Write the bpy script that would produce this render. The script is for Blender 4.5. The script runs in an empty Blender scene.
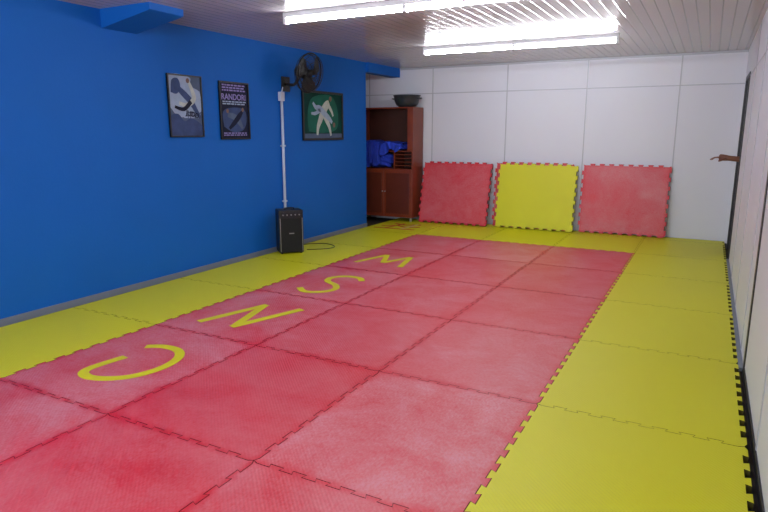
import bpy, bmesh, math, random
from mathutils import Vector, Matrix
from mathutils.geometry import delaunay_2d_cdt
random.seed(3)
scene=bpy.context.scene
scene.view_settings.view_transform='Standard'
scene.view_settings.look='None'
COL=scene.collection

# ---------------------------------------------------------------- materials
def lin(c):
    r=[]
    for v in c:
        v/=255.0
        r.append(v/12.92 if v<=0.04045 else ((v+0.055)/1.055)**2.4)
    return (*r,1)
def mat(name,col,rough=0.5,metal=0,spec=0.5,bump=0,bscale=50,var=0,vscale=3,emit=None,estr=0):
    m=bpy.data.materials.new(name); m.use_nodes=True
    nt=m.node_tree; b=nt.nodes['Principled BSDF']
    b.inputs['Base Color'].default_value=lin(col)
    b.inputs['Roughness'].default_value=rough
    b.inputs['Metallic'].default_value=metal
    b.inputs['Specular IOR Level'].default_value=spec
    tc=nt.nodes.new('ShaderNodeTexCoord')
    if var:
        n=nt.nodes.new('ShaderNodeTexNoise'); n.inputs['Scale'].default_value=vscale; n.inputs['Detail'].default_value=6
        nt.links.new(tc.outputs['Object'],n.inputs['Vector'])
        mx=nt.nodes.new('ShaderNodeMix'); mx.data_type='RGBA'
        c=lin(col)
        mx.inputs[6].default_value=tuple(v*(1-var) for v in c[:3])+(1,)
        mx.inputs[7].default_value=tuple(min(1,v*(1+var)) for v in c[:3])+(1,)
        nt.links.new(n.outputs['Fac'],mx.inputs[0]); nt.links.new(mx.outputs[2],b.inputs['Base Color'])
    if bump:
        n2=nt.nodes.new('ShaderNodeTexNoise'); n2.inputs['Scale'].default_value=bscale; n2.inputs['Detail'].default_value=4
        nt.links.new(tc.outputs['Object'],n2.inputs['Vector'])
        bp=nt.nodes.new('ShaderNodeBump'); bp.inputs['Strength'].default_value=bump; bp.inputs['Distance'].default_value=0.01
        nt.links.new(n2.outputs['Fac'],bp.inputs['Height']); nt.links.new(bp.outputs['Normal'],b.inputs['Normal'])
    if emit:
        b.inputs['Emission Color'].default_value=lin(emit); b.inputs['Emission Strength'].default_value=estr
    return m

def foam(name,base,worn,wearlo,wearhi,rough=0.42):
    m=bpy.data.materials.new(name); m.use_nodes=True
    nt=m.node_tree; N=nt.nodes; L=nt.links; b=N['Principled BSDF']
    tc=N.new('ShaderNodeTexCoord')
    uv=N.new('ShaderNodeUVMap'); uv.uv_map='tile'
    sep=N.new('ShaderNodeSeparateXYZ'); L.new(uv.outputs[0],sep.inputs[0])
    def math_(op,a,bv=None,clamp=False):
        n=N.new('ShaderNodeMath'); n.operation=op; n.use_clamp=clamp
        for i,v in enumerate((a,bv)):
            if v is None: continue
            if isinstance(v,(int,float)): n.inputs[i].default_value=v
            else: L.new(v,n.inputs[i])
        return n.outputs[0]
    def edge(o):
        a=math_('SUBTRACT',o,0.5); a=math_('ABSOLUTE',a); return math_('SUBTRACT',0.5,a)
    e=math_('MINIMUM',edge(sep.outputs[0]),edge(sep.outputs[1]))
    nz=N.new('ShaderNodeTexNoise'); nz.inputs['Scale'].default_value=2.4; nz.inputs['Detail'].default_value=10; nz.inputs['Roughness'].default_value=.7
    nz.inputs['Distortion'].default_value=.4
    L.new(tc.outputs['Object'],nz.inputs['Vector'])
    nf=N.new('ShaderNodeTexNoise'); nf.inputs['Scale'].default_value=80; nf.inputs['Detail'].default_value=4; nf.inputs['Roughness'].default_value=.7
    mp=N.new('ShaderNodeMapping'); mp.inputs['Scale'].default_value=(1,.5,1)
    L.new(tc.outputs['Object'],mp.inputs[0]); L.new(mp.outputs[0],nf.inputs['Vector'])
    ew=math_('ADD',e,math_('MULTIPLY',math_('SUBTRACT',nz.outputs['Fac'],.5),.1))
    mr=N.new('ShaderNodeMapRange'); mr.interpolation_type='SMOOTHSTEP'
    mr.inputs[1].default_value=-0.01; mr.inputs[2].default_value=.05; mr.inputs[3].default_value=.15
    L.new(ew,mr.inputs[0])
    at=N.new('ShaderNodeAttribute'); at.attribute_name='wear'
    fine=N.new('ShaderNodeMapRange'); fine.inputs[1].default_value=.38; fine.inputs[2].default_value=.62; fine.inputs[3].default_value=wearlo; fine.inputs[4].default_value=wearhi
    L.new(math_('ADD',math_('MULTIPLY',nf.outputs['Fac'],.42),math_('MULTIPLY',nz.outputs['Fac'],.58)),fine.inputs[0])
    f=math_('MULTIPLY',math_('MULTIPLY',mr.outputs[0],fine.outputs[0]),at.outputs['Fac'],True)
    mx=N.new('ShaderNodeMix'); mx.data_type='RGBA'
    mx.inputs[6].default_value=lin(base); mx.inputs[7].default_value=lin(worn)
    L.new(f,mx.inputs[0]); L.new(mx.outputs[2],b.inputs['Base Color'])
    b.inputs['Roughness'].default_value=rough; b.inputs['Specular IOR Level'].default_value=.45
    wv=N.new('ShaderNodeTexWave'); wv.inputs['Scale'].default_value=28; wv.bands_direction='DIAGONAL'
    L.new(tc.outputs['Object'],wv.inputs['Vector'])
    h=math_('ADD',wv.outputs['Fac'],math_('MULTIPLY',nf.outputs['Fac'],.6))
    bp=N.new('ShaderNodeBump'); bp.inputs['Strength'].default_value=.35; bp.inputs['Distance'].default_value=.002
    L.new(h,bp.inputs['Height']); L.new(bp.outputs['Normal'],b.inputs['Normal'])
    return m

def slat_ceiling():
    m=bpy.data.materials.new('pvc_slat_ceiling'); m.use_nodes=True
    nt=m.node_tree; N=nt.nodes; L=nt.links; b=N['Principled BSDF']
    tc=N.new('ShaderNodeTexCoord'); sp=N.new('ShaderNodeSeparateXYZ'); L.new(tc.outputs['Object'],sp.inputs[0])
    mo=N.new('ShaderNodeMath'); mo.operation='PINGPONG'; mo.inputs[1].default_value=.05
    L.new(sp.outputs[0],mo.inputs[0])
    mr=N.new('ShaderNodeMapRange'); mr.inputs[1].default_value=0; mr.inputs[2].default_value=.006
    L.new(mo.outputs[0],mr.inputs[0])
    mx=N.new('ShaderNodeMix'); mx.data_type='RGBA'
    mx.inputs[6].default_value=lin((98,93,93)); mx.inputs[7].default_value=lin((186,181,182))
    L.new(mr.outputs[0],mx.inputs[0]); L.new(mx.outputs[2],b.inputs['Base Color'])
    bp=N.new('ShaderNodeBump'); bp.inputs['Strength'].default_value=.5; bp.inputs['Distance'].default_value=.004
    L.new(mr.outputs[0],bp.inputs['Height']); L.new(bp.outputs['Normal'],b.inputs['Normal'])
    b.inputs['Roughness'].default_value=.15; b.inputs['Specular IOR Level'].default_value=.4
    return m

M={}
M['red']=foam('red_foam',(198,22,42),(206,128,137),.1,1.0)
M['yel']=foam('yellow_foam',(208,206,0),(212,210,60),.0,.3,.48)
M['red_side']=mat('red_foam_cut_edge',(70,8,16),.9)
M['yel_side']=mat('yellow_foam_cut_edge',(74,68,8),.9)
M['blue']=mat('blue_paint',(0,94,186),.65,spec=.3,bump=.12,bscale=40,var=.06,vscale=2)
M['white']=mat('white_panel',(216,217,228),.45,bump=.03,bscale=20,var=.02,vscale=2)
M['seam']=mat('panel_joint',(178,180,190),.4,metal=.1)
M['frame_dark']=mat('dark_metal_frame',(40,40,46),.4,metal=.3)
M['ceil']=slat_ceiling()
M['concrete']=mat('concrete_floor',(40,34,32),.8,bump=.3,var=.2)
M['base']=mat('grey_baseboard',(120,128,142),.5)
M['fix']=mat('lamp_housing',(215,217,222),.35)
M['tube']=mat('fluorescent_tube',(255,255,255),.3,emit=(244,248,255),estr=94)
M['black']=mat('black_plastic',(14,14,16),.45)
M['grille']=mat('speaker_grille',(22,22,25),.85,bump=.8,bscale=350)
M['silver']=mat('silver_trim',(170,172,176),.3,metal=.8)
M['pvc']=mat('white_pvc',(186,196,216),.4)
M['wood']=mat('cherry_wood',(122,50,26),.35,var=.25,vscale=4)
M['woodp']=mat('door_panel_wood',(92,38,24),.3,var=.2,vscale=5)
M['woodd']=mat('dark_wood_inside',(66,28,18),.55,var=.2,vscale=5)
M['cloth']=mat('blue_cloth',(22,55,180),.85,bump=.3,bscale=60,var=.25,vscale=12)
M['pot']=mat('dark_enamel',(48,52,60),.3,var=.2,vscale=10)
M['paper']=mat('poster_white',(150,170,198),.65,spec=.2,var=.2,vscale=20)
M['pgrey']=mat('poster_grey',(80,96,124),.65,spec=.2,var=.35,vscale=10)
M['pnavy']=mat('poster_navy',(20,26,52),.65,spec=.2,var=.5,vscale=9)
M['pmid']=mat('poster_midblue',(56,74,116),.65,spec=.2,var=.4,vscale=14)
M['pink']=mat('poster_purple',(140,130,190),.65,spec=.2)
M['pgreen']=mat('poster_green',(4,58,54),.65,spec=.15,var=.5,vscale=5)
M['pgreenl']=mat('poster_light_green',(30,98,84),.65,spec=.15,var=.4,vscale=8)
M['gi']=mat('poster_white_gi',(180,190,188),.65,spec=.2,var=.3,vscale=22)
M['pskin']=mat('poster_sepia',(120,96,88),.65,spec=.2,var=.35,vscale=18)
M['skin']=mat('brown_skin',(128,80,62),.5,bump=.1,bscale=90)
M['dred']=mat('emblem_red',(190,25,40),.5)
M['pale']=mat('emblem_pale',(215,195,150),.5)
M['leg']=mat('cabinet_foot',(170,165,155),.4)

# ---------------------------------------------------------------- mesh builder
class B:
    def __init__(s,name):
        s.name=name; s.bm=bmesh.new(); s.mats=[]
    def mi(s,m):
        m=M[m]
        if m not in s.mats: s.mats.append(m)
        return s.mats.index(m)
    def box(s,x0,x1,y0,y1,z0,z1,m,bev=0,mtx=None):
        t=bmesh.new(); bmesh.ops.create_cube(t,size=1)
        for v in t.verts: v.co=Vector(((x0+x1)/2+v.co.x*(x1-x0),(y0+y1)/2+v.co.y*(y1-y0),(z0+z1)/2+v.co.z*(z1-z0)))
        if bev: bmesh.ops.bevel(t,geom=t.edges[:],offset=bev,segments=2,profile=.6,affect='EDGES')
        s.merge(t,m,False,mtx)
    def merge(s,t,m,smooth,mtx=None):
        if mtx is not None: t.transform(mtx)
        i=s.mi(m); mp={}
        for v in t.verts: mp[v]=s.bm.verts.new(v.co)
        for f in t.faces:
            try: g=s.bm.faces.new([mp[v] for v in f.verts])
            except ValueError: continue
            g.material_index=i; g.smooth=smooth
        t.free()
    def cyl(s,p0,p1,r0,m,r1=None,seg=20,smooth=True,caps=True):
        p0=Vector(p0);p1=Vector(p1); d=p1-p0
        t=bmesh.new(); bmesh.ops.create_cone(t,cap_ends=caps,segments=seg,radius1=r0,radius2=r0 if r1 is None else r1,depth=d.length)
        q=d.to_track_quat('Z','Y').to_matrix().to_4x4()
        s.merge(t,m,smooth,Matrix.Translation((p0+p1)/2)@q)
    def lathe(s,c,axis,prof,m,seg=36,mtx=None):
        t=bmesh.new(); rings=[]
        for r,z in prof:
            rings.append([t.verts.new((r*math.cos(2*math.pi*k/seg),r*math.sin(2*math.pi*k/seg),z)) for k in range(seg)])
        for a,b in zip(rings,rings[1:]):
            for k in range(seg): t.faces.new([a[k],a[(k+1)%seg],b[(k+1)%seg],b[k]])
        q=Vector(axis).to_track_quat('Z','Y').to_matrix().to_4x4()
        s.merge(t,m,True,Matrix.Translation(c)@q)
    def tube(s,pts,r,m,seg=8,closed=False):
        pts=[Vector(p) for p in pts]; n=len(pts); t=bmesh.new(); rings=[]
        prev=None
        for i,p in enumerate(pts):
            a=pts[(i-1)%n] if (closed or i>0) else p; b=pts[(i+1)%n] if (closed or i<n-1) else p
            d=(b-a).normalized()
            if prev is None:
                up=Vector((0,0,1)) if abs(d.z)<.9 else Vector((1,0,0)); x=d.cross(up).normalized()
            else: x=(prev-d*prev.dot(d)).normalized()
            prev=x; y=d.cross(x)
            rings.append([t.verts.new(p+x*r*math.cos(2*math.pi*k/seg)+y*r*math.sin(2*math.pi*k/seg)) for k in range(seg)])
        rng=range(n) if closed else range(n-1)
        for i in rng:
            A=rings[i];C=rings[(i+1)%n]
            for k in range(seg): t.faces.new([A[k],A[(k+1)%seg],C[(k+1)%seg],C[k]])
        if not closed:
            t.faces.new(rings[0][::-1]); t.faces.new(rings[-1])
        s.merge(t,m,True)
    def prism(s,poly,thick,m,mtx=None):
        """poly in local xy, extruded 0..thick in z"""
        t=bmesh.new()
        lo=[t.verts.new((x,y,0)) for x,y in poly]; hi=[t.verts.new((x,y,thick)) for x,y in poly]
        n=len(poly)
        if n>4:
            _,_,tris,_,_,_=delaunay_2d_cdt([Vector(p) for p in poly],[],[list(range(n))],1,1e-7)
            if all(i<n for f in tris for i in f):
                for f in tris:
                    t.faces.new([hi[i] for i in f]); t.faces.new([lo[i] for i in f][::-1])
            else: t.faces.new(hi); t.faces.new(lo[::-1])
        else: t.faces.new(hi); t.faces.new(lo[::-1])
        for i in range(n): t.faces.new([lo[i],lo[(i+1)%n],hi[(i+1)%n],hi[i]])
        bmesh.ops.recalc_face_normals(t,faces=t.faces[:])
        s.merge(t,m,False,mtx)
    def ribbon(s,pts,w,thick,m,mtx=None):
        P=[Vector((p[0],p[1])) for p in pts]; L=[];R=[]
        for i,p in enumerate(P):
            a=(p-P[i-1]).normalized() if i>0 else None
            b=(P[i+1]-p).normalized() if i<len(P)-1 else None
            if a is None: a=b
            if b is None: b=a
            t=(a+b)
            t=t.normalized() if t.length>1e-3 else a
            n=Vector((-t.y,t.x)); k=w/2/max(.45,n.dot(Vector((-a.y,a.x))))
            L.append(p+n*k); R.append(p-n*k)
        for i in range(len(P)-1):
            s.prism([tuple(R[i]),tuple(R[i+1]),tuple(L[i+1]),tuple(L[i])],thick,m,mtx)
    def done(s,parent=None,recalc=True):
        if recalc: bmesh.ops.recalc_face_normals(s.bm,faces=s.bm.faces[:])
        me=bpy.data.meshes.new(s.name); s.bm.to_mesh(me); s.bm.free()
        for m in s.mats: me.materials.append(m)
        o=bpy.data.objects.new(s.name,me); COL.objects.link(o)
        if parent: o.parent=parent
        return o
def smooth_path(pts,sub=6):
    out=[]
    n=len(pts)
    for i in range(n-1):
        p0=pts[max(i-1,0)];p1=pts[i];p2=pts[i+1];p3=pts[min(i+2,n-1)]
        for k in range(sub):
            t=k/sub
            out.append(tuple(.5*((2*b)+(-a+c)*t+(2*a-5*b+4*c-d)*t*t+(-a+3*b-3*c+d)*t**3) for a,b,c,d in zip(p0,p1,p2,p3)))
    out.append(tuple(pts[-1])); return out

XL,XR,YB,H=-4.08,1.04,1.49,2.53
YF=-10.2; ZF=-0.03

# ---------------------------------------------------------------- room shell
b=B('floor'); b.box(-4.9,XR+1.6,YF-.1,YB+.1,ZF-.1,ZF,'concrete'); b.done()
b=B('ceiling'); b.box(-4.9,XR+1.6,YF-.1,YB+.1,H,H+.08,'ceil'); b.done()
b=B('wall_left'); b.box(XL-.12,XL,YF,.41,ZF,H,'blue')
b.box(XL-.12,XL+.05,.41,YB,2.385,H,'blue'); b.done()
b=B('wall_alcove'); b.box(-4.86,-4.76,.3,YB,ZF,H,'white'); b.box(-4.76,XL-.12,.3,.4,ZF,H,'white'); b.done()
b=B('ceiling_beam')
t=bmesh.new()
prof=[(XL,2.37),(-3.50,2.465),(-3.47,2.475),(-3.47,H),(XL,H)]
fr=[t.verts.new((x,-4.24,z)) for x,z in prof]; bk=[t.verts.new((x,-3.87,z)) for x,z in prof]
t.faces.new(fr); t.faces.new(bk[::-1])
for i in range(5): t.faces.new([fr[i],fr[(i+1)%5],bk[(i+1)%5],bk[i]])
b.merge(t,'blue',False); b.done()
b=B('wall_back'); b.box(-4.86,XR+.1,YB,YB+.1,ZF,H,'white')
for x in (-4.62,-3.42,-2.16,-.96,.27): b.box(x-.009,x+.009,YB-.005,YB,ZF,H,'seam',.002)
b.box(-4.86,XR,YB-.005,YB,2.10,2.115,'seam',.002)
b.box(-4.86,XR,YB-.012,YB,H-.03,H,'seam',.003); b.done()
DY0,DY1,DZ=.22,1.02,2.12
b=B('wall_right')
b.box(XR,XR+.08,YF,DY0,ZF,H,'white'); b.box(XR,XR+.08,DY1,YB,ZF,H,'white'); b.box(XR,XR+.08,DY0,DY1,DZ,H,'white')
for y in (-.9,-2.1,-3.3,-4.9,-6.1,-7.3): b.box(XR-.005,XR,y-.009,y+.009,ZF,H,'seam',.002)
b.box(XR-.005,XR,YF,DY0-.06,2.10,2.115,'seam',.002)
b.box(XR-.008,XR,-3.76,-3.70,ZF,2.12,'frame_dark',.003)
b.box(XR-.008,XR,YF,-3.76,ZF,ZF+.06,'frame_dark',.002)
for y0,y1 in ((DY0-.03,DY0+.02),(DY1-.02,DY1+.03)): b.box(XR-.012,XR+.09,y0,y1,ZF,DZ+.03,'frame_dark',.004)
b.box(XR-.012,XR+.09,DY0+.02,DY1-.02,DZ-.02,DZ+.03,'frame_dark',.004)
b.done()
b=B('door_1')
b.box(XR+.10,XR+.86,DY1+.03,DY1+.07,ZF+.01,DZ-.01,'frame_dark',.005)
b.box(XR+.16,XR+.80,DY1+.02,DY1+.03,.1,1.0,'seam',.004); b.box(XR+.16,XR+.80,DY1+.02,DY1+.03,1.1,2.0,'seam',.004)
b.cyl((XR+.80,DY1+.02,1.05),(XR+.80,DY1-.03,1.05),.01,'silver'); b.cyl((XR+.80,DY1-.03,1.05),(XR+.69,DY1-.03,1.05),.009,'silver')
b.done()
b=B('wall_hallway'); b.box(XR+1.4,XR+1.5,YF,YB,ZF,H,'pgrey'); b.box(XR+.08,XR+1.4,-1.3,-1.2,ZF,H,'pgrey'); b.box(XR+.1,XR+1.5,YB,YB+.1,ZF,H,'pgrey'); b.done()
b=B('wall_front')
b.box(-4.2,XR,YF-.1,YF,ZF,.9,'white'); b.box(-4.2,XR,YF-.1,YF,2.2,H,'white')
for x0,x1 in ((-4.2,-3.7),(-1.9,-1.3),(.5,XR)): b.box(x0,x1,YF-.1,YF,.9,2.2,'white')
b.done()
for k,(x0,x1) in enumerate(((-3.7,-1.9),(-1.3,.5))):
    b=B('window_%d'%(k+1))
    for a0,a1 in ((x0,x0+.05),((x0+x1)/2-.025,(x0+x1)/2+.025),(x1-.05,x1)): b.box(a0,a1,YF-.08,YF-.02,.9,2.2,'silver',.003)
    for z_ in (.9,2.15):
        b.box(x0+.05,(x0+x1)/2-.025,YF-.08,YF-.02,z_,z_+.05,'silver'); b.box((x0+x1)/2+.025,x1-.05,YF-.08,YF-.02,z_,z_+.05,'silver')
    b.done()
b=B('baseboard_left'); b.box(XL,XL+.014,YF,.41,ZF,.04,'base',.003); b.done()
b=B('baseboard_right'); b.box(XR-.03,XR,-3.68,DY0-.05,ZF,-.005,'base',.003); b.done()

# ---------------------------------------------------------------- puzzle mats
D=.012; G=.0018; DL=.005
def edge_pts(p,q,n,sign,flat=False):
    """zig-zag from p to q; outward = right-hand side; dovetail teeth alternate in / out"""
    p=Vector(p);q=Vector(q); L=(q-p).length; d=(q-p)/L; o=Vector((d.y,-d.x))
    out=[p-o*G+d*G]
    if flat: return out
    pit=L/(n+1)
    for k in range(n):
        a=(k+.5)*pit; c=a+pit
        up=((k%2==0)==(sign>0))
        g=G if up else -G
        a1=a-DL+g; c1=c+DL-g; hh=(D if up else -D)-G
        out+= [p+d*a1+o*hh, p+d*c1+o*hh]
    return out
def mat_outline(x0,x1,y0,y1,flats=()):
    wx=15 if x1-x0<1.05 else 17
    ny=17 if y1-y0>1.1 else (15 if y1-y0>.6 else 3)
    P=[]
    P+=edge_pts((x0,y0),(x1,y0),wx,1,'b' in flats)
    P+=edge_pts((x1,y0),(x1,y1),ny,1,'r' in flats)
    P+=edge_pts((x1,y1),(x0,y1),wx,-1,'t' in flats)
    P+=edge_pts((x0,y1),(x0,y0),ny,-1,'l' in flats)
    return [(v.x,v.y) for v in P]
def add_mat(bm,outline,z0,z1,bounds,wear,mi,uvl,wl,mtx=None):
    x0,x1,y0,y1=bounds
    def V(x,y,z):
        c=Vector((x,y,z)); 
        return bm.verts.new(mtx@c if mtx is not None else c)
    n=len(outline)
    _,_,tris,_,_,_=delaunay_2d_cdt([Vector(p) for p in outline],[],[list(range(n))],1,1e-7)
    hi=[V(x,y,z1) for x,y in outline]; lo=[V(x,y,z0) for x,y in outline]
    fs=[]
    for f in tris:
        if max(f)>=n: raise RuntimeError('cdt added vertices')
        a,b_,c=[Vector(outline[i]) for i in f]
        f=list(f)
        if (b_-a).cross(c-a)<0: f=f[::-1]
        fs.append((bm.faces.new([hi[i] for i in f]),[outline[i] for i in f],0))
        fs.append((bm.faces.new([lo[i] for i in f[::-1]]),[outline[i] for i in f[::-1]],0))
    for i in range(n):
        j=(i+1)%n
        fs.append((bm.faces.new([lo[i],lo[j],hi[j],hi[i]]),[outline[i],outline[j],outline[j],outline[i]],1))
    for f,pp,k in fs:
        f.material_index=k
        for l,(x,y) in zip(f.loops,pp):
            l[uvl].uv=((x-x0)/(x1-x0),(y-y0)/(y1-y0)); l[wl]=(wear,wear,wear,1)
def mats_object(name,tiles,matkey):
    bm=bmesh.new(); uvl=bm.loops.layers.uv.new('tile'); wl=bm.loops.layers.float_color.new('wear')
    for (x0,x1,y0,y1,wear,flats) in tiles:
        add_mat(bm,mat_outline(x0,x1,y0,y1,flats),ZF,0,(x0,x1,y0,y1),wear,0,uvl,wl)
    me=bpy.data.meshes.new(name); bm.to_mesh(me); bm.free(); me.materials.append(M[matkey]); me.materials.append(M[matkey+'_side'])
    o=bpy.data.objects.new(name,me); COL.objects.link(o); return o
RW=1.207
wear={(0,0):1,(1,0):.95,(2,0):.8,(0,1):1,(1,1):.7,(2,1):.65,(0,2):1,(1,2):.8,(2,2):.6,(0,3):1,(1,3):.75,(2,3):.8,(0,4):1,(1,4):.5,(2,4):1,(0,5):.95,(1,5):.6,(2,5):.7}
red=[];yel=[]
for j in range(8):
    y1=-RW*j;y0=y1-RW
    for i in range(3): red.append((-3+i,-2+i,y0,y1,wear.get((i,j),.7),''))
    yel.append((-4,-3,y0,y1,.7,'l')); yel.append((0,1,y0,y1,.7,''))
for i in range(5):
    yel.append((-4+i,-3+i,0,RW,.7,'l' if i==0 else '')); yel.append((-4+i,-3+i,RW,1.47,.7,('l' if i==0 else '')+'t'))
mats_object('red_puzzle_mat_floor',red,'red')
mats_object('yellow_puzzle_mat_floor',yel,'yel')

def leaning(name,x0,x1,ybase,ytop,hgt,key,wearv):
    bm=bmesh.new(); uvl=bm.loops.layers.uv.new('tile'); wl=bm.loops.layers.float_color.new('wear')
    w=x1-x0
    ang=math.acos(min(1,(ytop-ybase)/hgt))
    ux=Vector((1,0,0)); uy=Vector((0,math.cos(ang),math.sin(ang))); uz=ux.cross(uy)
    mt=Matrix((( ux.x,uy.x,uz.x,x0),(ux.y,uy.y,uz.y,ybase),(ux.z,uy.z,uz.z,.012),(0,0,0,1)))
    add_mat(bm,mat_outline(0,w,0,hgt),0,.03,(0,w,0,hgt),wearv,0,uvl,wl,mt)
    me=bpy.data.meshes.new(name); bm.to_mesh(me); bm.free(); me.materials.append(M[key]); me.materials.append(M[key+'_side'])
    o=bpy.data.objects.new(name,me); COL.objects.link(o); return o
leaning('red_puzzle_mat',-3.50,-2.32,1.17,1.40,1.0,'red',.6)
leaning('red_puzzle_mat.001',-2.27,-1.07,1.34,1.46,1.0,'red',.5)
leaning('yellow_puzzle_mat',-2.20,-1.0,1.25,1.42,.99,'yel',.0)
leaning('red_puzzle_mat.002',-.93,.26,1.36,1.46,1.0,'red',.75)

# ---------------------------------------------------------------- floor letters
z=.0005
M['yel2']=mat('yellow_foam_letter',(208,205,4),.5)
def letter(name,paths,w,m='yel2'):
    b=B(name)
    for i,p in enumerate(paths): b.ribbon(p,w,.0015+.0002*i,m,Matrix.Translation((0,0,z)))
    return b.done()
C=smooth_path([(-2.66,-5.22),(-2.55,-5.16),(-2.40,-5.17),(-2.29,-5.27),(-2.25,-5.44),(-2.30,-5.62),(-2.42,-5.73),(-2.56,-5.76),(-2.65,-5.68),(-2.62,-5.42)])
letter('floor_letter_c',[C],.065)
letter('floor_letter_n',[[(-2.75,-4.62),(-2.57,-3.99)],[(-2.58,-4.0),(-2.42,-4.58)],[(-2.43,-4.60),(-2.22,-3.96)]],.07)
S=smooth_path([(-2.27,-2.86),(-2.36,-2.76),(-2.52,-2.76),(-2.62,-2.88),(-2.58,-3.02),(-2.42,-3.12),(-2.34,-3.26),(-2.40,-3.40),(-2.55,-3.46),(-2.68,-3.36)])
letter('floor_letter_s',[S],.065)
letter('floor_letter_m',[[(-2.80,-2.10),(-2.66,-1.56)],[(-2.66,-1.56),(-2.50,-1.98)],[(-2.50,-1.98),(-2.34,-1.56)],[(-2.34,-1.56),(-2.22,-2.10)]],.065)
b=B('floor_emblem')
T=Matrix.Translation((0,0,z))
for i,(p,w_,k_) in enumerate(([[(-3.88,.30),(-3.20,.34)],.05,'dred'],[[(-3.86,.52),(-3.62,.62),(-3.45,.52),(-3.22,.60)],.05,'dred'],[[(-3.75,.80),(-3.55,.72),(-3.30,.82)],.05,'dred'],[[(-3.70,.30),(-3.60,.85)],.04,'dred'],[[(-3.42,.34),(-3.36,.84)],.04,'pale'])):
    b.ribbon(p,w_,.0015+.0002*i,k_,T)
b.done()

# ---------------------------------------------------------------- ceiling lamps
def lamp(name,x0,x1,y):
    b=B(name)
    b.box(x0,x1,y-.03,y+.03,H-.045,H,'fix',.006)
    xm=(x0+x1)/2
    for xe in (x0,xm-.02,x1-.03): b.box(xe,xe+.03,y-.028,y+.028,H-.10,H-.044,'fix',.006)
    for a,c in ((x0+.03,xm-.02),(xm+.01,x1-.03)):
        b.cyl((a,y,H-.078),(c,y,H-.078),.014,'tube',seg=12,caps=False)
    return b.done()
lamp('fluorescent_ceiling_lamp',-2.78,-.35,-3.33)
lamp('fluorescent_ceiling_lamp.001',-2.60,-.27,-.70)
lamp('added_fluorescent_lamp',-2.75,-.35,-6.3)  # unseen third lamp, added out of frame to help light the room

# ---------------------------------------------------------------- posters
def poster_mtx(y,zc,x=XL+.003):   # local x -> +Y, local y -> +Z, local z -> +X
    return Matrix(((0,0,1,x),(1,0,0,y),(0,1,0,zc),(0,0,0,1)))
def rect(b,x0,x1,y0,y1,zz,m,mt,th=.002): b.prism([(x0,y0),(x1,y0),(x1,y1),(x0,y1)],th,m,mt@Matrix.Translation((0,0,zz)))
def frame(b,w,h,mt,m='black',t=.014):
    rect(b,0,w,0,t,0,m,mt,.022);rect(b,0,w,h-t,h,0,m,mt,.022);rect(b,0,t,t,h-t,0,m,mt,.022);rect(b,w-t,w,t,h-t,0,m,mt,.022)
def blob(b,pts,zz,m,mt): b.prism(smooth_path(pts+[pts[0]],5)[:-1],.0015,m,mt@Matrix.Translation((0,0,zz)))
def textlines(b,x0,x1,y,n,hh,gap,m,mt):
    for k in range(n):
        xx=x0
        while xx<x1-.02:
            wd=random.uniform(.02,.06); rect(b,xx,min(x1,xx+wd),y-k*gap-hh,y-k*gap,.009,m,mt,.001); xx+=wd+.012
def text_on(parent,body,size,loc_y,loc_z,mkey,x,rot=0):
    cu=bpy.data.curves.new('lettering','FONT'); cu.body=body; cu.size=size; cu.extrude=.0005; cu.offset=size*.02; cu.materials.append(M[mkey])
    o=bpy.data.objects.new('lettering',cu); COL.objects.link(o)
    o.matrix_world=poster_mtx(loc_y,loc_z,x)@Matrix.Rotation(rot,4,'Z'); o.parent=parent; return o
def limb(b,pts,zz,m,mt):
    """tapered 2-D limb: pts = (x,y,halfwidth)"""
    P=smooth_path(pts,4); L=[];R=[]
    for i,p in enumerate(P):
        a=P[max(0,i-1)];c=P[min(len(P)-1,i+1)]; d=Vector((c[0]-a[0],c[1]-a[1])).normalized(); n=Vector((-d.y,d.x))
        L.append((p[0]+n.x*p[2],p[1]+n.y*p[2])); R.append((p[0]-n.x*p[2],p[1]-n.y*p[2]))
    b.prism(R+L[::-1],.0012,m,mt@Matrix.Translation((0,0,zz)))
def disc(b,x,y,r,zz,m,mt): b.prism([(x+r*math.cos(k*.5236),y+r*1.15*math.sin(k*.5236)) for k in range(12)],.0012,m,mt@Matrix.Translation((0,0,zz)))
b=B('framed_poster'); w,h=.46,.62; mt=poster_mtx(-3.56,1.43)
rect(b,0,w,0,h,0,'pgrey',mt,.008); frame(b,w,h,mt,'black')
blob(b,[(.02,.30),(.02,.60),(.3,.60),(.30,.52),(.40,.48),(.44,.44),(.44,.26),(.28,.26),(.2,.2),(.1,.22)],.0085,'paper',mt)
blob(b,[(.04,.44),(.06,.56),(.14,.58),(.17,.5),(.12,.43)],.0098,'pmid',mt)
limb(b,[(.12,.50,.022),(.2,.44,.034),(.3,.36,.034),(.36,.28,.026),(.42,.2,.016)],.011,'pmid',mt)
limb(b,[(.28,.56,.016),(.33,.46,.024),(.34,.38,.028),(.24,.32,.024),(.14,.34,.016)],.0122,'gi',mt)
limb(b,[(.3,.36,.024),(.2,.28,.02),(.08,.3,.014)],.0134,'pnavy',mt)
disc(b,.27,.565,.022,.0134,'pskin',mt)
blob(b,[(.02,.02),(.02,.2),(.12,.23),(.2,.16),(.3,.19),(.44,.12),(.44,.02)],.0098,'pmid',mt)
textlines(b,.18,.43,.12,3,.014,.026,'paper',mt); textlines(b,.2,.43,.24,2,.018,.03,'paper',mt)
p=b.done()
text_on(p,'JUDO',.07,-3.34,1.655,'pnavy',XL+.018,-.2)
b=B('framed_poster.001'); w,h=.48,.63; mt=poster_mtx(-2.84,1.40)
rect(b,0,w,0,h,0,'pnavy',mt,.008); frame(b,w,h,mt,'black')
blob(b,[(.06,.14),(.05,.3),(.2,.35),(.40,.33),(.43,.2),(.36,.1),(.2,.08)],.009,'pmid',mt)
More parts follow.
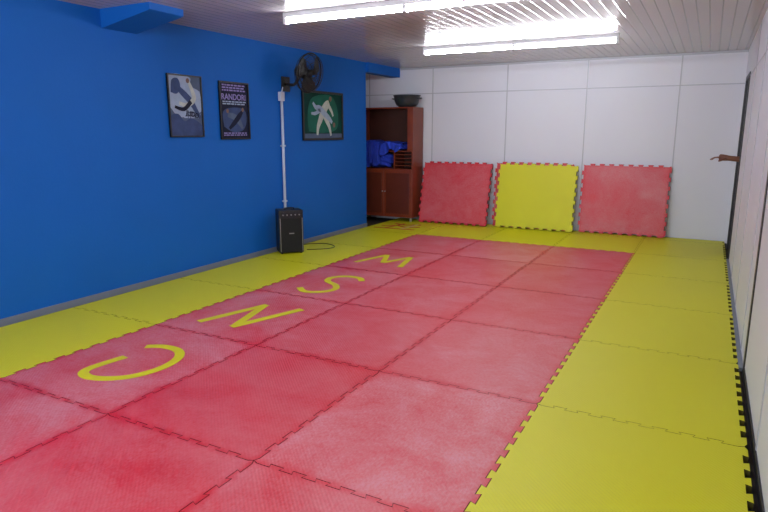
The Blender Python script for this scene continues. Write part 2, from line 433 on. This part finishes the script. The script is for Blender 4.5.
limb(b,[(.12,.27,.025),(.22,.25,.035),(.30,.20,.035),(.36,.12,.018)],.0105,'pgrey',mt)
limb(b,[(.36,.31,.018),(.31,.26,.03),(.22,.18,.028),(.14,.12,.016)],.0118,'pnavy',mt)
disc(b,.12,.31,.02,.0118,'pskin',mt); disc(b,.37,.33,.02,.0118,'pskin',mt)
textlines(b,.05,.43,.60,3,.016,.028,'pink',mt); textlines(b,.05,.43,.42,2,.014,.024,'paper',mt); textlines(b,.05,.43,.075,2,.012,.022,'pink',mt)
p=b.done(); 
text_on(p,'RANDORI',.09,-2.81,1.835,'pink',XL+.014)
b=B('framed_picture'); w,h=1.0,.66; mt=poster_mtx(-1.30,1.37)
rect(b,0,w,0,h,0,'pgreen',mt,.008); frame(b,w,h,mt,'black',.03)
blob(b,[(.14,.12),(.12,.34),(.2,.54),(.44,.61),(.72,.6),(.86,.42),(.84,.16),(.5,.1)],.0085,'pgreenl',mt)
rect(b,.03,.97,.03,.09,.0085,'pgrey',mt)
limb(b,[(.34,.07,.02),(.36,.18,.033),(.42,.28,.048),(.50,.40,.064),(.58,.48,.056),(.64,.52,.032)],.0105,'gi',mt)
limb(b,[(.68,.06,.018),(.64,.18,.03),(.57,.28,.045),(.50,.38,.05)],.0105,'gi',mt)
limb(b,[(.60,.49,.03),(.69,.41,.025),(.74,.33,.016)],.0117,'gi',mt)
disc(b,.675,.565,.032,.0117,'pskin',mt)
limb(b,[(.24,.50,.018),(.31,.44,.03),(.40,.43,.04),(.52,.36,.044),(.63,.30,.036),(.71,.24,.022)],.0129,'paper',mt)
limb(b,[(.20,.36,.016),(.30,.36,.024),(.42,.41,.03)],.0129,'paper',mt)
disc(b,.76,.21,.03,.0129,'pskin',mt)
b.done()

# ---------------------------------------------------------------- wall fan
fc=Vector((-3.72,-1.62,2.19)); ax=Vector((1,-.05,-.2)).normalized()
b=B('wall_fan')
b.box(XL,XL+.02,-1.72,-1.56,1.98,2.16,'black',.006)
b.tube(smooth_path([(XL+.02,-1.63,2.07),(XL+.12,-1.62,2.06),(XL+.17,-1.61,2.11),tuple(fc-ax*.13-Vector((0,0,.02)))]),.018,'black')
b.lathe(fc-ax*.2,ax,[(.0,0),(.05,.004),(.072,.03),(.075,.12),(.06,.15),(0,.152)],'black')
b.lathe(fc+ax*.01,ax,[(.045,-.03),(.045,.015),(.03,.03),(0,.032)],'black')
q=ax.to_track_quat('Z','Y').to_matrix().to_4x4(); FM=Matrix.Translation(fc)@q
R=.235
for zz,rr in ((0,R),(-.045,R*.93),(.045,R*.93),(.06,R*.55),(-.06,R*.55),(.068,.05)):
    b.tube([FM@Vector((rr*math.cos(a),rr*math.sin(a),zz)) for a in [2*math.pi*k/48 for k in range(48)]],.004 if rr!=R else .009,'black',6,True)
for k in range(48):
    a=2*math.pi*k/48; ca,sa=math.cos(a),math.sin(a)
    for sg in (1,-1):
        b.tube([FM@Vector((r_*ca,r_*sa,sg*zz)) for r_,zz in ((.04,.07),(R*.55,.061),(R*.85,.052),(R,.0))],.002,'black',4)
for k in range(3):
    a0=2*math.pi*k/3+.4
    t=bmesh.new(); rows=[]
    for i in range(7):
        rr=.035+i*(.215-.035)/6; wd=.6+.8*math.sin(math.pi*(i+1)/9)
        rows.append([t.verts.new((rr*math.cos(a0+wd*(s-.5)+.3*i/6),rr*math.sin(a0+wd*(s-.5)+.3*i/6),.03*(s-.5)*2*(1-i*.05))) for s in (0,.25,.5,.75,1)])
    for i in range(6):
        for j in range(4): t.faces.new([rows[i][j],rows[i][j+1],rows[i+1][j+1],rows[i+1][j]])
    b.merge(t,'black',True,FM)
b.done(recalc=True)
b=B('conduit_pipe'); b.cyl((XL+.025,-1.75,.0),(XL+.025,-1.75,1.92),.017,'pvc'); b.box(XL,XL+.045,-1.79,-1.71,1.86,1.97,'pvc',.006)
for zz in (.6,1.3): b.box(XL,XL+.047,-1.778,-1.722,zz,zz+.02,'pvc',.003)
b.cyl((XL+.025,-1.75,1.95),(XL+.025,-1.72,2.03),.008,'pvc'); b.done()

# ---------------------------------------------------------------- speaker
b=B('speaker'); hw,hd,hh=.15,.125,.54
mt=Matrix.Translation((-3.83,-1.97,0.002))@Matrix.Rotation(math.radians(48),4,'Z')   # local -y is the front
b.box(-hw,hw,-hd,hd,.012,hh,'black',.012,mt)
b.box(-hw+.018,hw-.018,-hd-.008,-hd,.035,hh-.1,'grille',.004,mt)
for s_ in (-1,1): b.box(s_*(hw-.014)-.003,s_*(hw-.014)+.003,-hd-.007,-hd+.001,.03,hh-.095,'silver',.001,mt)
b.box(-hw+.02,hw-.02,-hd-.005,-hd+.001,hh-.09,hh-.02,'frame_dark',.002,mt)
for k in range(5):
    c=mt@Vector((-.1+.05*k,-hd-.004,hh-.055)); e=mt@Vector((-.1+.05*k,-hd-.018,hh-.055)); b.cyl(c,e,.008,'silver',seg=14)
for k in range(4):
    c=mt@Vector(((-1)**k*(hw-.03),(1 if k>1 else -1)*(hd-.03),0)); b.cyl(c,c+Vector((0,0,.014)),.014,'black',seg=12)
b.tube([mt@Vector(p) for p in smooth_path([(-.05,-.03,hh),(-.05,-.02,hh+.018),(.05,-.02,hh+.018),(.05,-.03,hh)])],.007,'black')
b.box(-.03,.03,-hd-.014,-hd-.008,.25,.262,'silver',0,mt)
b.done()
b=B('power_cable'); b.tube(smooth_path([(-3.72,-1.76,.006),(-3.62,-1.68,.006),(-3.55,-1.62,.006),(-3.50,-1.48,.006),(-3.58,-1.36,.006),(-3.74,-1.30,.006),(-3.9,-1.38,.006),(-4.0,-1.55,.006)]),.005,'black'); b.done()

# ---------------------------------------------------------------- cabinet
x0,x1,y0,y1,z0,z1=-4.62,-3.57,1.05,1.45,.07,1.88
b=B('wooden_cabinet'); th=.022
b.box(x0,x0+th,y0,y1,z0,z1,'wood',.002); b.box(x1-th,x1,y0,y1,z0,z1,'wood',.002)
b.box(x0+th,x1-th,y0,y1,z1-th,z1,'wood',.002); b.box(x0+th,x1-th,y0,y1,z0,z0+th,'wood',.002)
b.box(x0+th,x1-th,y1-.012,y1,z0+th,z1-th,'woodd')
zs=.86
b.box(x0+th,x1-th,y0+.005,y1-.012,zs,zs+th,'wood',.002)
b.box(x0+th,x1-th,y0+.02,y1-.012,1.16,1.16+.016,'wood',.002)
b.box(-3.93,-3.91,y0+.02,y1-.012,zs+th,1.16,'wood')
b.box(x1-.10,x1-th,y0,y0+.018,1.18,z1-th,'wood',.002)
for zz in (.93,.99,1.05,1.11): b.box(-3.91,x1-th,y0+.01,y0+.30,zz,zz+.01,'wood')
xm=(x0+x1)/2
b.box(x0+.004,xm-.003,y0-.018,y0,z0+.005,zs+.01,'wood',.004); b.box(xm+.003,x1-.004,y0-.018,y0,z0+.005,zs+.01,'wood',.004)
for a,c in ((x0+.05,xm-.04),(xm+.04,x1-.05)): b.box(a,c,y0-.022,y0-.016,z0+.06,zs-.05,'woodp',.003)
for xx in (xm-.025,xm+.025): b.cyl((xx,y0-.018,.5),(xx,y0-.04,.5),.010,'silver',seg=14)
for xx in (x0+.05,x1-.05):
    for yy in (y0+.05,y1-.05): b.cyl((xx,yy,.002),(xx,yy,z0),.018,'leg',.024,seg=16)
b.done()
b=B('draped_judo_uniform')
def cloth(b,xa,xb,ya,yb,za,zb,seed,m='cloth'):
    rnd=random.Random(seed); t=bmesh.new(); bmesh.ops.create_cube(t,size=2); bmesh.ops.subdivide_edges(t,edges=t.edges[:],cuts=9,use_grid_fill=True)
    ph=[rnd.uniform(0,6) for _ in range(4)]
    for v in t.verts:
        c=v.co; l=(abs(c.x)**2.6+abs(c.y)**2.6+abs(c.z)**2.6)**(1/2.6); c=c/l
        k=1+.14*math.sin(6*c.x+ph[0])*math.cos(5*c.y+ph[1])+.11*math.sin(8*c.z+ph[2]+6*c.x)
        v.co=Vector(((xa+xb)/2+c.x*k*(xb-xa)/2,(ya+yb)/2+c.y*k*(yb-ya)/2,(za+zb)/2+c.z*k*(zb-za)/2))
    b.merge(t,m,True)
cloth(b,-4.5,-4.0,1.12,1.40,.90,1.12,1)
cloth(b,-4.50,-4.02,1.10,1.38,1.19,1.33,3); cloth(b,-4.10,-3.74,1.10,1.36,1.19,1.32,4)
def drape(b,xa,xb,ztop,zl,zr,seed):
    rnd=random.Random(seed); nu,nv=40,22; t=bmesh.new(); ph=[rnd.uniform(0,6) for _ in range(3)]
    G_=[]
    for i in range(nu+1):
        u=i/nu; col=[]; zb=zl+(zr-zl)*u+.04*math.sin(11*u+ph[0])
        fold=.016*math.sin(20*u+ph[1])+.01*math.sin(41*u+ph[2])
        for j in range(nv+1):
            v=j/nv
            if v<.3: y=1.32-(v/.3)*.26; zz=ztop+.02*math.sin(9*u+4*v+ph[0])
            else:
                w_=(v-.3)/.7; y=1.045-.008+fold*(.3+w_); zz=ztop-(ztop-zb)*w_+.02*math.sin(9*u+1.2+ph[0])*(1-w_)
            col.append(t.verts.new((xa+(xb-xa)*u+.02*math.sin(5*v+8*u),y,zz)))
        G_.append(col)
    for i in range(nu):
        for j in range(nv): t.faces.new([G_[i][j],G_[i+1][j],G_[i+1][j+1],G_[i][j+1]])
    b.merge(t,'cloth',True)
drape(b,-4.52,-4.18,1.33,1.0,.95,7); drape(b,-4.20,-3.74,1.31,1.12,1.22,9); drape(b,-4.44,-4.2,1.28,.93,.96,12)
o=b.done(); md=o.modifiers.new('th','SOLIDIFY'); md.thickness=.006
b=B('cooking_pot'); pc=(-3.76,1.21,z1+.001)
b.lathe(pc,(0,0,1),[(0,.0),(.13,.0),(.18,.04),(.205,.10),(.215,.17),(.228,.175),(.228,.19),(.205,.19),(.195,.12),(.165,.055),(.12,.02),(0,.018)],'pot')
for sg in (-1,1):
    b.tube(smooth_path([(pc[0]+sg*.21,1.16,pc[2]+.13),(pc[0]+sg*.25,1.17,pc[2]+.14),(pc[0]+sg*.25,1.25,pc[2]+.14),(pc[0]+sg*.21,1.26,pc[2]+.13)]),.009,'pot')
b.done()

# ---------------------------------------------------------------- hand reaching in through the doorway
def skin(name,ch,mkey):
    me=bpy.data.meshes.new(name); me.from_pydata([c[0] for c in ch],[(i,i+1) for i in range(len(ch)-1)],[])
    o=bpy.data.objects.new(name,me); COL.objects.link(o); me.materials.append(M[mkey])
    sk=o.modifiers.new('skin','SKIN'); sk.use_smooth_shade=True
    for i,v in enumerate(me.skin_vertices[0].data):
        r_=ch[i][1]; v.radius=r_ if isinstance(r_,tuple) else (r_,r_); v.use_root=(i==0)
    ss=o.modifiers.new('sub','SUBSURF'); ss.levels=2; ss.render_levels=2
    return o
hy,hz,OX=.50,1.18,-.11
def P(x,y,zz): return (x+OX,y,zz-.02)
ch=[[(P(1.50,hy+.06,1.13),.050),(P(1.30,hy+.03,1.155),.044),(P(1.14,hy+.01,1.18),(.032,.036)),(P(1.04,hy,1.19),(.026,.032)),(P(1.00,hy,1.195),(.021,.040)),(P(.955,hy,1.198),(.019,.044)),(P(.925,hy,1.198),(.016,.042))]]
for dy,ln,r_ in [(-.033,.080,.0092),(-.011,.092,.0098),(.011,.086,.0092),(.032,.068,.0082)]:
    p=[(.955,hy+dy*.8,1.199),(.928,hy+dy,1.20),(.928-ln*.45,hy+dy*1.12,1.197),(.928-ln*.78,hy+dy*1.15,1.184),(.928-ln,hy+dy*1.15,1.166)]
    ch.append([(P(*q_),r_*(1.1 if i<2 else 1-.08*i)) for i,q_ in enumerate(p)])
ch.append([(P(1.01,hy-.02,1.192),.013),(P(.985,hy-.045,1.180),.0135),(P(.955,hy-.062,1.166),.0115),(P(.925,hy-.068,1.154),.010)])
hand=bpy.data.objects.new('human_hand',None); COL.objects.link(hand)
for n_,c_ in zip(['forearm_and_palm','index_finger','middle_finger','ring_finger','little_finger','thumb'],ch):
    o=skin(n_,c_,'skin'); o.parent=hand

# ---------------------------------------------------------------- lights
def area(name,loc,rot,sx,sy,e,c=(1,1,1)):
    l=bpy.data.lights.new(name,'AREA'); l.shape='RECTANGLE'; l.size=sx; l.size_y=sy; l.energy=e; l.color=c
    o=bpy.data.objects.new(name,l); o.location=loc; o.rotation_euler=rot; COL.objects.link(o)
area('window_daylight_1',(-2.8,YF-.15,1.6),(math.radians(90),0,0),1.8,1.3,90,(.94,.97,1))
area('window_daylight_2',(-.4,YF-.15,1.6),(math.radians(90),0,0),1.8,1.3,90,(.94,.97,1))
wd=bpy.data.worlds.new('World'); scene.world=wd; wd.use_nodes=True
wd.node_tree.nodes['Background'].inputs[0].default_value=(.75,.85,1,1); wd.node_tree.nodes['Background'].inputs[1].default_value=1.0

# ---------------------------------------------------------------- camera
cam=bpy.data.cameras.new('Camera'); co=bpy.data.objects.new('Camera',cam); COL.objects.link(co)
cam.sensor_width=36; cam.lens=602*36/768; cam.clip_start=.02
co.location=(.717,-7.98,1.48); co.rotation_euler=(math.radians(90-11.63),0,math.radians(28.09))
scene.camera=co
